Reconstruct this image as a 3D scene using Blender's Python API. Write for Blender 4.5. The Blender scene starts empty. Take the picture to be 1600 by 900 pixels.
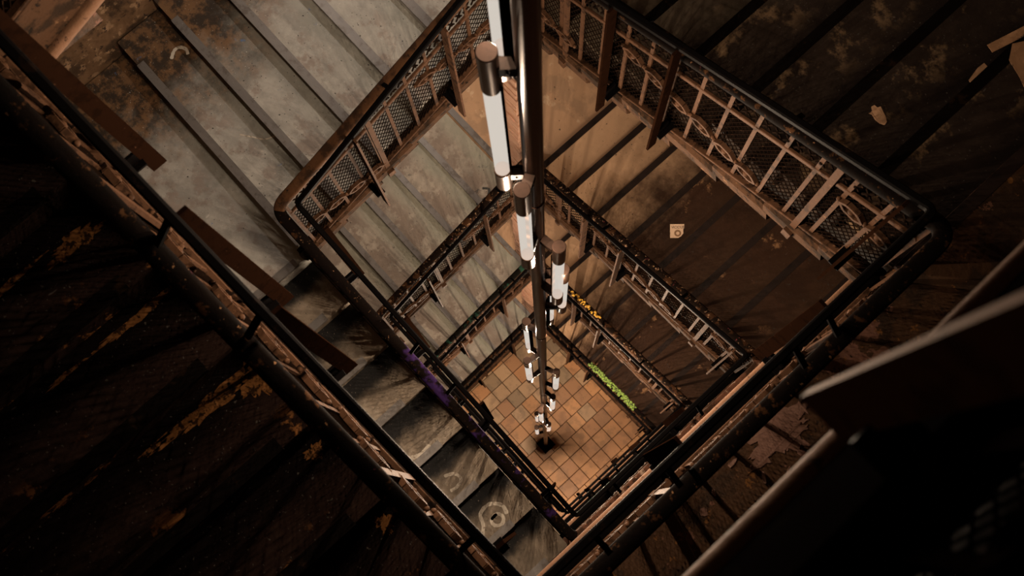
import bpy, bmesh, math, random
from mathutils import Vector, Matrix

random.seed(7)
SC = bpy.context.scene
COL = SC.collection

# ------------------------------------------------------------------ camera
cam_d = bpy.data.cameras.new('camera')
cam = bpy.data.objects.new('camera', cam_d)
COL.objects.link(cam)
cam_d.sensor_width = 36.0
cam_d.lens = 36.0 * 1650.0 / 1600.0
cam_d.clip_start = 0.02
cam_d.dof.use_dof = True; cam_d.dof.focus_distance = 6.0; cam_d.dof.aperture_fstop = 5.0
CAMP = Vector((1.983, -0.089, 3.228))
_X = Vector((0.66971, 0.74184, -0.03419)); _Y = Vector((0.72196, -0.66117, -0.20404)); _Z = Vector((-0.17397, 0.11196, -0.97836))
cam.matrix_world = Matrix(((_X.x, -_Y.x, -_Z.x, CAMP.x), (_X.y, -_Y.y, -_Z.y, CAMP.y), (_X.z, -_Y.z, -_Z.z, CAMP.z), (0, 0, 0, 1)))
SC.camera = cam

# ------------------------------------------------------------------ world, exposure
w = bpy.data.worlds.new('night'); SC.world = w; w.use_nodes = True
bg = w.node_tree.nodes['Background']
bg.inputs[0].default_value = (1.0, 0.78, 0.62, 1); bg.inputs[1].default_value = 0.004
vs = SC.view_settings
SC.display_settings.display_device = 'sRGB'
vs.view_transform = 'Standard'; vs.look = 'None'; vs.gamma = 1.0; vs.exposure = 0.0
vs.use_curve_mapping = False
LAMP_W = 150.0                         # watts of each point inside a lamp tube
LAMP_C = (1.0, 0.76, 0.55)
GLOBE_W = 260.0; GLOBE_C = (1.0, .88, .76)
TUBE_C = (0.66, 0.60, 0.53)

# ------------------------------------------------------------------ measured frame of the stairwell
A_ = 2.125; H = 3.2397; ZB = -0.9206; R_ = H / 22
H1 = 1.1076; H2 = 0.8134; Y0 = -0.2913
YO, TUL = -0.165, 0.3391
XO, TUR = -0.128, 0.3348
XL, TLL = -0.110, 0.3364
TY = 1.4865
WALLX, WALLY0, WALLY1, WALLX1 = -1.94, -2.15, 3.42, 4.05
FLOOR_Z = ZB - 4 * H
IN = 0.10                            # balustrade plane lies this far outside the black rail

def corner(c, l):
    z = -l * H
    return {'B': Vector((2.128, Y0 if l <= 0 else 0.0, z)), 'R': Vector((2.121, 1.44, z - 0.04)),
            'T': Vector((0.012, TY, z - H1)), 'L': Vector((0.0, -0.017 + (Y0 if l < 0 else 0), z - H1 - H2))}[c]
WDZ = {'B': -0.15, 'R': -0.25, 'T': -0.25, 'L': -0.12}
WOX = {'B': (IN, -IN), 'R': (IN, IN), 'T': (-IN, IN), 'L': (-IN, -IN)}
def wcorner(c, l):
    p = corner(c, l).copy(); o = WOX[c]
    return Vector((p.x + o[0], p.y + o[1], p.z + WDZ[c]))
SIDES = {'LR': ('B', 'R', Vector((1, 0, 0)), 0), 'UR': ('R', 'T', Vector((0, 1, 0)), 0),
         'UL': ('T', 'L', Vector((-1, 0, 0)), 0), 'LL': ('L', 'B', Vector((0, -1, 0)), 1)}
ORDER = ['B', 'R', 'T', 'L']

# ------------------------------------------------------------------ materials
MATS = {}
def new_mat(name):
    m = bpy.data.materials.new(name); m.use_nodes = True
    nt = m.node_tree; nt.nodes.clear()
    out = nt.nodes.new('ShaderNodeOutputMaterial')
    return m, nt, out
class NB:
    def __init__(s, nt): s.nt = nt; s.l = nt.links
    def n(s, t, **k):
        x = s.nt.nodes.new(t)
        for a, b in k.items(): setattr(x, a, b)
        return x
    def pos(s, scale=(1, 1, 1)):
        g = s.n('ShaderNodeNewGeometry'); v = s.n('ShaderNodeVectorMath', operation='MULTIPLY')
        s.l.new(g.outputs['Position'], v.inputs[0]); v.inputs[1].default_value = scale
        return v.outputs[0]
    def noise(s, vec, scale, detail=4, rough=0.6, off=0):
        if off:
            v = s.n('ShaderNodeVectorMath', operation='ADD'); s.l.new(vec, v.inputs[0]); v.inputs[1].default_value = (off, off * 1.7, off * .6); vec = v.outputs[0]
        x = s.n('ShaderNodeTexNoise'); s.l.new(vec, x.inputs['Vector'])
        x.inputs['Scale'].default_value = scale; x.inputs['Detail'].default_value = detail; x.inputs['Roughness'].default_value = rough
        return x.outputs['Fac']
    def ramp(s, fac, a, b):
        x = s.n('ShaderNodeMapRange'); x.interpolation_type = 'SMOOTHSTEP'
        s.l.new(fac, x.inputs[0]); x.inputs[1].default_value = a; x.inputs[2].default_value = b
        return x.outputs[0]
    def mix(s, fac, c1, c2):
        x = s.n('ShaderNodeMix', data_type='RGBA')
        s._set(x.inputs[0], fac); s._set(x.inputs[6], c1); s._set(x.inputs[7], c2)
        return x.outputs[2]
    def _set(s, inp, v):
        if hasattr(v, 'links') or hasattr(v, 'is_linked'): s.l.new(v, inp)
        elif isinstance(v, (tuple, list)): inp.default_value = (*v, 1) if len(v) == 3 else v
        else: inp.default_value = v
    def math(s, op, a, b=0.0):
        x = s.n('ShaderNodeMath', operation=op); s._set(x.inputs[0], a); s._set(x.inputs[1], b); return x.outputs[0]
    def sep(s, v):
        x = s.n('ShaderNodeSeparateXYZ'); s.l.new(v, x.inputs[0]); return x.outputs
    def objco(s):
        return s.n('ShaderNodeTexCoord').outputs['Object']
    def rnd(s):
        return s.n('ShaderNodeObjectInfo').outputs['Random']
    def bsdf(s, out, col, rough=0.7, metal=0.0, bump=None, bstr=0.3, bdist=0.01, spec=0.4):
        b = s.n('ShaderNodeBsdfPrincipled')
        s._set(b.inputs['Base Color'], col); s._set(b.inputs['Roughness'], rough); s._set(b.inputs['Metallic'], metal)
        b.inputs['Specular IOR Level'].default_value = spec
        if bump is not None:
            q = s.n('ShaderNodeBump'); q.inputs['Strength'].default_value = bstr; q.inputs['Distance'].default_value = bdist
            s.l.new(bump, q.inputs['Height']); s.l.new(q.outputs[0], b.inputs['Normal'])
        s.l.new(b.outputs[0], out.inputs[0]); return b

def layered(name, base, layers, rough=0.7, metal=0.0, bump=40, bstr=0.3, spec=0.4, bdist=0.006):
    """layers: (scale, lo, hi, colour, stretch) noise masks laid over the base colour"""
    m, nt, out = new_mat(name); b = NB(nt); c = base
    for i, L in enumerate(layers):
        sc, lo, hi, col = L[:4]; st = L[4] if len(L) > 4 else (1, 1, 1)
        f = b.ramp(b.noise(b.pos(st), sc, 5, 0.65, off=3.1 * (i + 1)), lo, hi)
        c = b.mix(f, c, col)
    h = b.noise(b.pos(), bump, 5, 0.6)
    b.bsdf(out, c, rough, metal, h, bstr, bdist, spec)
    MATS[name] = m
    return m

def tread_mat(name, base, back, worn, axis, back_amt, worn_lo, worn_hi, dirt=None, speck=(.03, .026, .022), spray=None, rough=0.62, edge_x=None, fade=None, spec=.25, back_at=(.17, .31), grit=0, front_at=(.30, .12)):
    """worn paint on a step: 'back' paint survives near the riser, 'worn' blotches lie towards the nosing.
    object coordinates: +axis runs from the nosing (0) to the riser (.34)."""
    m, nt, out = new_mat(name); b = NB(nt)
    P = b.pos(); o = b.sep(b.objco()); d = o[axis]
    if axis < 0: d = b.math('MULTIPLY', o[-axis - 1], -1.0)
    n1 = b.noise(P, 3.2, 5, 0.62)
    n2 = b.noise(P, 9.0, 6, 0.7, off=5)
    c = b.mix(b.ramp(n2, .40, .62), base, tuple(x * 1.18 for x in base))
    c = b.mix(b.ramp(n1, .50, .60), c, tuple(x * .82 for x in base))
    # worn blotches, mostly on the front two thirds
    front = b.ramp(d, *front_at)
    wf = b.math('MULTIPLY', b.ramp(b.noise(P, 4.5, 6, .68, off=11), worn_lo, worn_hi), front)
    c = b.mix(wf, c, worn)
    # back colour along the riser: old paint, near-black band on lower-left steps
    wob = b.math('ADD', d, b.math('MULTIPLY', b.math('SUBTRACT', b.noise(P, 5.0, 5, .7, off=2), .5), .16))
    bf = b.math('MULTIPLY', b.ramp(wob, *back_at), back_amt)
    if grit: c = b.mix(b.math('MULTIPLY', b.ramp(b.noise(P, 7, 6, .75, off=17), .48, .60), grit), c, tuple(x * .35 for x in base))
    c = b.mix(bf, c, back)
    if dirt is not None:      # (axis index in world, from, to, colour): grime building up to the wall
        ax, a0, a1, dc, dc2 = dirt
        wv = b.sep(P)[ax]
        wv = b.math('ADD', wv, b.math('MULTIPLY', b.math('SUBTRACT', b.noise(P, 3.0, 6, .7, off=8), .5), 1.0))
        gf = b.ramp(wv, a0, a1)
        gc = b.mix(b.ramp(b.noise(P, 12, 6, .7, off=4), .42, .6), dc, dc2)
        c = b.mix(gf, c, gc)
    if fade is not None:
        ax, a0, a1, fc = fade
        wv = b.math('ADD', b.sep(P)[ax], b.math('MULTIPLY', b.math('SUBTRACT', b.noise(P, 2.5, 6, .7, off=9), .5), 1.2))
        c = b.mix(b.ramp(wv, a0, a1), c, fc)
    # dark pits and pale grit
    c = b.mix(b.ramp(b.noise(P, 60, 2, .5, off=6), .69, .74), c, speck)
    c = b.mix(b.math('MULTIPLY', b.ramp(b.noise(P, 95, 2, .5, off=7), .70, .75), .5), c, tuple(min(1, x * 1.9 + .05) for x in base))
    # scratches
    sc = b.ramp(b.noise(b.pos((14, 3, 1)), 2.2, 3, .5, off=14), .735, .76)
    c = b.mix(b.math('MULTIPLY', sc, .5), c, tuple(min(1, x * 1.6 + .04) for x in base))
    if spray is not None:
        sf = b.math('MULTIPLY', b.ramp(b.noise(P, 5.5, 5, .7, off=21), .665, .72), .8)
        c = b.mix(sf, c, spray)
    h = b.math('ADD', b.noise(P, 30, 6, .65), b.math('MULTIPLY', wf, .35))
    b.bsdf(out, c, rough, 0.0, h, .35, .006, spec)
    MATS[name] = m
    return m

BROWN = (.045, .022, .012)
tread_mat('tread_upper_left', (.31, .30, .275), (.20, .205, .18), (.25, .215, .19), 1, .55, .50, .60,
          dirt=(0, -1.0, -1.62, (.03, .020, .013), (.14, .075, .035)), spray=(.10, .16, .30))
tread_mat('tread_upper_left_low', (.27, .236, .195), (.235, .235, .19), (.185, .148, .12), 1, .8, .44, .53, spray=(.05, .05, .05))
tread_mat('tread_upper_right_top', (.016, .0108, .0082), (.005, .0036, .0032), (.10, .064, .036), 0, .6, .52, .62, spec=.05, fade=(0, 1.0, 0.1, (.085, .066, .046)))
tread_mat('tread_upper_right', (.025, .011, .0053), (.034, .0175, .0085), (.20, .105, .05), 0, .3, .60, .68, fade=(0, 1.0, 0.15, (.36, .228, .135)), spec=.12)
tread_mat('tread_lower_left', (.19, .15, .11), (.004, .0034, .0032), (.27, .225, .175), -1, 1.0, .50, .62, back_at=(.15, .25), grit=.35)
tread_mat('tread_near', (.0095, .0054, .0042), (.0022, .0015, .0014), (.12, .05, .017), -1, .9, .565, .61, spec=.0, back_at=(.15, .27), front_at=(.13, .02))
layered('landing_grey', (.30, .285, .26), [(5, .5, .62, (.24, .215, .19)), (3, .62, .72, (.36, .34, .31)), (60, .69, .74, (.03, .025, .02)), (11, .66, .72, (.12, .085, .06))], .62)
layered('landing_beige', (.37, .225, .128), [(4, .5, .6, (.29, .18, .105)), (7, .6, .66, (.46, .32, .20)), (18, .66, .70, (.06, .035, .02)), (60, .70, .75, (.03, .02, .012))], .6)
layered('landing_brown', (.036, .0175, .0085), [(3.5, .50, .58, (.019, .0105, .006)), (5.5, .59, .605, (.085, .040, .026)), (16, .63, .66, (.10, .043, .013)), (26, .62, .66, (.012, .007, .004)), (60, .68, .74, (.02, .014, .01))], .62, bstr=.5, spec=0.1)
layered('stone_side', (.10, .075, .055), [(6, .5, .6, (.05, .036, .026))], .8)
layered('nosing_steel', (.155, .143, .135), [(14, .5, .65, (.105, .09, .08)), (70, .66, .72, (.28, .26, .24))], .5, .45, bump=80, bstr=.12)
layered('nosing_dark', (.016, .010, .008), [(10, .5, .65, (.010, .007, .006)), (50, .68, .72, (.07, .04, .025))], .55, .3, bump=80, bstr=.12, spec=0.12)
layered('old_wood', (.0023, .0015, .0012), [(9, .50, .62, (.002, .0015, .0013), (1, 1, 2)), (22, .57, .66, (.026, .012, .0055)), (34, .67, .70, (.10, .052, .026)), (16, .69, .71, (.03, .008, .012))], .8, bump=26, bstr=.6, spec=0.01)
layered('old_wood_bare', (.055, .025, .011), [(8, .46, .6, (.022, .011, .006), (1, 1, 2)), (30, .58, .66, (.014, .009, .006)), (14, .66, .70, (.10, .056, .03))], .75, bump=30, bstr=.7, spec=0.06)
layered('pale_wood', (.10, .052, .030), [(6, .5, .6, (.085, .044, .024), (1, 1, 3)), (28, .6, .68, (.025, .013, .008)), (12, .62, .7, (.24, .15, .10))], .75, bump=24, bstr=.8, spec=0.08)
layered('iron_brown', (.040, .0195, .0105), [(18, .5, .62, (.017, .0085, .0048)), (45, .62, .68, (.085, .042, .022))], .65, .0, bump=50, bstr=.3, spec=.02)
layered('iron_dark', (.006, .0037, .0027), [(18, .5, .62, (.0035, .0025, .002)), (40, .63, .68, (.025, .013, .007))], .65, .0, bump=50, bstr=.25, spec=0.0)
layered('lamp_socket', (.0009, .0005, .0003), [], .8, spec=.0)
layered('nosing_black', (.0028, .002, .0017), [(9, .58, .66, (.009, .005, .003)), (40, .70, .74, (.05, .026, .014))], .7, bump=60, bstr=.15, spec=.0)
layered('stringer_wood', (.036, .0185, .0102), [(7, .47, .6, (.014, .0085, .0055), (1, 1, 2)), (26, .56, .66, (.008, .0055, .004)), (13, .63, .70, (.085, .045, .024))], .8, bump=26, bstr=.8, spec=.02)
layered('bare_edge', (.10, .052, .030), [(12, .5, .62, (.06, .03, .017))], .7, bump=40, bstr=.3, spec=.02)
layered('bare_boards', (.085, .036, .012), [(38, .50, .58, (.012, .006, .003)), (14, .58, .66, (.15, .068, .024)), (60, .64, .70, (.006, .004, .003))], .8, bump=60, bstr=.6, spec=.0)
layered('wood_chipped', (.060, .026, .015), [(8, .48, .58, (.020, .010, .006)), (17, .57, .62, (.19, .13, .095)), (28, .60, .66, (.006, .004, .003)), (12, .66, .69, (.12, .035, .014))], .8, bump=30, bstr=.8, spec=.02)
layered('wood_scuffed', (.0050, .0030, .0022), [(13, .52, .60, (.028, .0125, .006)), (40, .60, .64, (.17, .105, .065)), (22, .66, .69, (.075, .018, .022)), (18, .665, .69, (.14, .085, .04))], .8, bump=30, bstr=.7, spec=.01)
layered('wood_purple', (.0034, .0022, .0018), [(2.6, .56, .62, (.020, .009, .042)), (22, .58, .66, (.026, .012, .0055)), (36, .655, .69, (.12, .065, .035))], .8, bump=28, bstr=.6, spec=.01)
layered('wood_green', (.0030, .0026, .0020), [(5, .56, .63, (.010, .030, .020)), (26, .58, .66, (.026, .012, .0055)), (40, .66, .69, (.13, .10, .07))], .8, bump=28, bstr=.6, spec=.01)
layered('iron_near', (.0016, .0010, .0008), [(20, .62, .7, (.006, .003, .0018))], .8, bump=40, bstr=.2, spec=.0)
layered('wire_iron', (.0045, .0026, .0018), [(30, .62, .68, (.022, .012, .007))], .6, .0, bump=60, bstr=.1, spec=0.0)
layered('black_steel', (.0013, .0010, .0010), [(20, .6, .7, (.004, .0022, .0016))], .6, .0, bump=70, bstr=.05, spec=0.01)
layered('brown_steel', (.0062, .0026, .0014), [(20, .5, .65, (.0042, .0019, .0011)), (55, .67, .72, (.03, .014, .008))], .6, .0, bump=70, bstr=.1, spec=0.0)
layered('bronze', (.085, .046, .030), [(120, .45, .6, (.072, .038, .025), (1, 1, .2))], .27, 1.0, bump=200, bstr=.02)
layered('bronze_dark', (.0042, .0022, .0014), [(60, .5, .6, (.003, .0016, .001))], .6, .0, bump=120, bstr=.02, spec=.02)
layered('pole_bronze', (.055, .029, .019), [(60, .5, .6, (.045, .023, .015))], .32, 1.0, bump=120, bstr=.02)
layered('cap_plate', (.0062, .0033, .0022), [(90, .5, .6, (.005, .0027, .0018))], .7, .0, bump=200, bstr=.03, spec=.02)
layered('fascia_black', (.0012, .001, .001), [(6, .55, .65, (.0016, .0013, .001))], 1.0, bump=30, bstr=.2, spec=.0)
layered('soffit', (.08, .055, .04), [(4, .5, .6, (.045, .03, .022))], .85)
layered('wall_plaster', (.16, .092, .048), [(5, .47, .58, (.06, .034, .018)), (11, .56, .62, (.30, .19, .11)), (24, .60, .65, (.035, .02, .014)), (7, .68, .70, (.20, .05, .035))], .75, bump=18, bstr=.8)
layered('wall_far', (.10, .066, .045), [(3, .5, .6, (.06, .04, .028))], .85)
layered('pillar_layers', (.23, .13, .085), [(9, .5, .6, (.20, .09, .048), (1, 1, 4)), (26, .60, .64, (.07, .032, .018), (1, 1, 3)), (15, .66, .68, (.42, .26, .07), (1, 1, 3)), (6, .63, .66, (.40, .15, .10))], .6, bump=30, bstr=.8)
layered('tile_grout', (.05, .03, .018), [(9, .5, .6, (.035, .02, .012))], .85)
for i, c in enumerate([(.48, .225, .080), (.41, .185, .066), (.32, .15, .058), (.55, .27, .105), (.26, .165, .085), (.19, .125, .070), (.41, .25, .13)]):
    layered('floor_tile_%d' % i, c, [(5, .48, .62, tuple(x * .72 for x in c)), (17, .64, .68, tuple(x * .45 for x in c)), (12, .64, .70, tuple(x * 1.25 for x in c))], .5, bump=20, bstr=.15)
layered('moss', (.10, .16, .022), [(40, .45, .6, (.035, .05, .012)), (25, .62, .7, (.26, .36, .05))], .9, bump=90, bstr=1.0)
layered('yellow_paint', (.55, .30, .03), [(30, .5, .6, (.28, .14, .02))], .6)
layered('paper', (.26, .15, .08), [(9, .5, .62, (.36, .21, .12)), (30, .68, .72, (.10, .05, .03))], .8, bump=20, bstr=.3)
layered('paper_old', (.20, .105, .05), [(14, .5, .6, (.26, .14, .07)), (22, .62, .64, (.05, .03, .02))], .8, bump=20, bstr=.3)
layered('flake', (.09, .042, .027), [(16, .5, .6, (.10, .05, .032))], .7)
layered('sticker_paper', (.60, .42, .29), [(12, .55, .7, (.48, .32, .21))], .7, bump=20, bstr=.05)
layered('sticker_ink', (.03, .018, .012), [], .7, bstr=.02)
layered('sticker_brown', (.20, .11, .055), [], .7, bstr=.02)
layered('spray_white', (.46, .41, .34), [(40, .52, .62, (.24, .20, .16))], .8)
layered('spray_black', (.030, .030, .028), [(60, .58, .66, (.09, .085, .075))], .8)
layered('spray_blue', (.07, .12, .28), [(50, .5, .6, (.12, .14, .2))], .8)
layered('grime_black', (.006, .006, .006), [], .9)
def glass_mat():
    m, nt, out = new_mat('night_glass'); b = NB(nt)
    b.bsdf(out, (.02, .02, .022), .12, 0, b.noise(b.pos(), 14, 2), .03, .004, .6); MATS['night_glass'] = m
glass_mat()
def tube_mat():
    m, nt, out = new_mat('lamp_glass'); b = NB(nt)
    e = b.n('ShaderNodeEmission'); e.inputs[0].default_value = (*TUBE_C, 1); e.inputs[1].default_value = 1.0
    t = b.n('ShaderNodeBsdfTransparent'); mx = b.n('ShaderNodeMixShader'); mx.inputs[0].default_value = .8
    b.l.new(t.outputs[0], mx.inputs[1]); b.l.new(e.outputs[0], mx.inputs[2]); b.l.new(mx.outputs[0], out.inputs[0])
    MATS['lamp_glass'] = m
tube_mat()

# ------------------------------------------------------------------ mesh builder
ORG = {}
class MB:
    def __init__(s): s.v = []; s.f = []; s.smooth = []
    def add(s, vs, fs, smooth=False):
        n = len(s.v); s.v += [Vector(v) for v in vs]; s.f += [tuple(i + n for i in f) for f in fs]; s.smooth += [smooth] * len(fs)
        return s
    def box(s, c, ax, ay, az):
        """c centre, ax/ay/az half-extent vectors"""
        c, ax, ay, az = map(Vector, (c, ax, ay, az))
        vs = [c + i * ax + j * ay + k * az for k in (-1, 1) for j in (-1, 1) for i in (-1, 1)]
        fs = [(0, 2, 3, 1), (4, 5, 7, 6), (0, 1, 5, 4), (2, 6, 7, 3), (0, 4, 6, 2), (1, 3, 7, 5)]
        if ax.cross(ay).dot(az) < 0: fs = [f[::-1] for f in fs]
        return s.add(vs, fs)
    def aabb(s, x0, x1, y0, y1, z0, z1):
        return s.box(((x0 + x1) / 2, (y0 + y1) / 2, (z0 + z1) / 2), ((x1 - x0) / 2, 0, 0), (0, (y1 - y0) / 2, 0), (0, 0, (z1 - z0) / 2))
    def bar(s, p, q, wdir, w, t):
        """flat bar from p to q, width w along wdir, thickness t across"""
        p, q = Vector(p), Vector(q); d = (q - p); l = d.length; d.normalize()
        wd = Vector(wdir) - d * Vector(wdir).dot(d); wd.normalize(); td = d.cross(wd)
        return s.box((p + q) / 2, d * l / 2, wd * w / 2, td * t / 2)
    def cyl(s, p, q, r, n=20, r2=None, caps=True):
        p, q = Vector(p), Vector(q); d = (q - p).normalized()
        u = d.orthogonal().normalized(); v = d.cross(u); r2 = r if r2 is None else r2
        vs = [p + r * (math.cos(2 * math.pi * i / n) * u + math.sin(2 * math.pi * i / n) * v) for i in range(n)]
        vs += [q + r2 * (math.cos(2 * math.pi * i / n) * u + math.sin(2 * math.pi * i / n) * v) for i in range(n)]
        s.add(vs, [(i, (i + 1) % n, n + (i + 1) % n, n + i) for i in range(n)], True)
        if caps:
            s.add(vs[:n], [tuple(range(n))[::-1]]); s.add(vs[n:], [tuple(range(n))])
        return s
    def ball(s, c, rx, ry, rz, fr=None, nu=10, nv=6):
        fr = fr or (Vector((1, 0, 0)), Vector((0, 1, 0)), Vector((0, 0, 1))); c = Vector(c)
        vs = []; fs = []
        for j in range(nv + 1):
            a = math.pi * j / nv - math.pi / 2
            for i in range(nu):
                t = 2 * math.pi * i / nu
                vs.append(c + fr[0] * rx * math.cos(a) * math.cos(t) + fr[1] * ry * math.cos(a) * math.sin(t) + fr[2] * rz * math.sin(a))
        for j in range(nv):
            for i in range(nu): fs.append((j * nu + i, j * nu + (i + 1) % nu, (j + 1) * nu + (i + 1) % nu, (j + 1) * nu + i))
        return s.add(vs, fs, True)
    def sweep(s, path, prof, lat=None, caps=True, smooth=False):
        """sweep closed profile [(side, up)] along path; side = horizontal normal, to the right of travel"""
        n = len(prof); vs = []; up = Vector((0, 0, 1))
        for i, p in enumerate(path):
            a = path[max(i - 1, 0)]; b = path[min(i + 1, len(path) - 1)]
            d = (b - a).normalized(); sd = d.cross(up).normalized(); u = sd.cross(d)
            vs += [p + sd * x + u * y for x, y in prof]
        fs = [(i * n + j, i * n + (j + 1) % n, (i + 1) * n + (j + 1) % n, (i + 1) * n + j) for i in range(len(path) - 1) for j in range(n)]
        s.add(vs, fs, smooth)
        if caps:
            s.add(vs[:n], [tuple(range(n))]); s.add(vs[-n:], [tuple(range(n))[::-1]])
        return s
    def prism(s, pts, z0, z1, jit=0):
        n = len(pts); vs = [(x, y, z0) for x, y in pts] + [(x, y, z1 + random.uniform(-jit, jit)) for x, y in pts]
        a = sum(pts[i][0] * pts[(i + 1) % n][1] - pts[(i + 1) % n][0] * pts[i][1] for i in range(n))
        fs = [(i, (i + 1) % n, n + (i + 1) % n, n + i) for i in range(n)] + [tuple(range(n))[::-1], tuple(range(n, 2 * n))]
        if a < 0: fs = [f[::-1] for f in fs]
        return s.add(vs, fs)
    def mesh(s, name, mat, org=Vector((0, 0, 0))):
        me = bpy.data.meshes.new(name); me.from_pydata([v - org for v in s.v], [], s.f)
        me.polygons.foreach_set('use_smooth', s.smooth); me.materials.append(MATS[mat] if isinstance(mat, str) else mat); me.update()
        return me
def link(name, data, parent=None, loc=None):
    """loc in world space; parent keeps pure translation"""
    o = bpy.data.objects.new(name, data); COL.objects.link(o)
    loc = Vector(loc) if loc is not None else (ORG[parent.name] if parent else Vector((0, 0, 0)))
    ORG[o.name] = loc
    if parent: o.parent = parent; o.location = loc - ORG[parent.name]
    else: o.location = loc
    return o
def part(name, mb, mat, parent=None, at=None):
    at = Vector(at) if at is not None else (ORG[parent.name] if parent else Vector((0, 0, 0)))
    return link(name, mb.mesh(name, mat, at), parent, at)
def thing(name, label, cat, at, group=None):
    o = link(name, None, None, at); o.empty_display_size = .1
    return tag(o, label, cat, group)
def tag(o, label, cat, group=None):
    o['label'] = label; o['category'] = cat
    if group: o['group'] = group
    return o
def struct(o): o['kind'] = 'structure'; return o
def stuff(o): o['kind'] = 'stuff'; return o
def share(o, name, parent, at): return link(name, o.data, parent, at)

# ================================================================== THE BUILDING SHELL
TOPZ = 6.2
struct(part('wall_lower_left', MB().aabb(WALLX - .2, WALLX1 + .2, WALLY0 - .15, WALLY0, FLOOR_Z - .2, TOPZ), 'wall_far'))
struct(part('wall_upper_right', MB().aabb(WALLX - .2, WALLX1 + .2, WALLY1, WALLY1 + .15, FLOOR_Z - .2, TOPZ), 'wall_far'))
struct(part('wall_lower_right', MB().aabb(WALLX1, WALLX1 + .15, WALLY0, WALLY1, FLOOR_Z - .2, TOPZ), 'wall_far'))
struct(part('wall_upper_left', MB().aabb(WALLX - .15, WALLX, WALLY0, WALLY1, FLOOR_Z - .2, TOPZ), 'wall_plaster'))
struct(part('ceiling', MB().aabb(WALLX - .2, WALLX1 + .2, WALLY0 - .2, WALLY1 + .2, TOPZ, TOPZ + .15), 'wall_far'))
fl = struct(part('floor', MB().aabb(WALLX - .2, WALLX1 + .2, WALLY0 - .2, WALLY1 + .2, FLOOR_Z - .2, FLOOR_Z - .012), 'tile_grout'))
# floor tiles, each one laid
TS = .232; tm = {}
rng = random.Random(3)
for i in range(-4, 14):
    for j in range(-3, 12):
        x = i * TS; y = j * TS + (.5 * TS if i % 4 == 1 else 0)
        if x + TS < -.75 or x > 2.75 or y + TS < -.55 or y > 2.35: continue
        warm = .5 + .5 * math.tanh((x - .75) * 1.8 + (1.0 - y) * .3)
        k = rng.choice([0, 1, 0, 2, 3, 1]) if rng.random() < warm else rng.choice([4, 5, 6, 2, 1, 4, 6])
        if k not in tm:
            g = TS / 2 - .0035; e = .004
            mb = MB(); vs = [(-g, -g, -.012), (g, -g, -.012), (g, g, -.012), (-g, g, -.012), (-g + e, -g + e, 0), (g - e, -g + e, 0), (g - e, g - e, 0), (-g + e, g - e, 0)]
            mb.add(vs, [(0, 1, 5, 4), (1, 2, 6, 5), (2, 3, 7, 6), (3, 0, 4, 7), (4, 5, 6, 7)])
            tm[k] = mb.mesh('tile', 'floor_tile_%d' % k)
        link('tile', tm[k], fl, (x + TS / 2, y + TS / 2, FLOOR_Z + rng.uniform(-.002, .001)))

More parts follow.
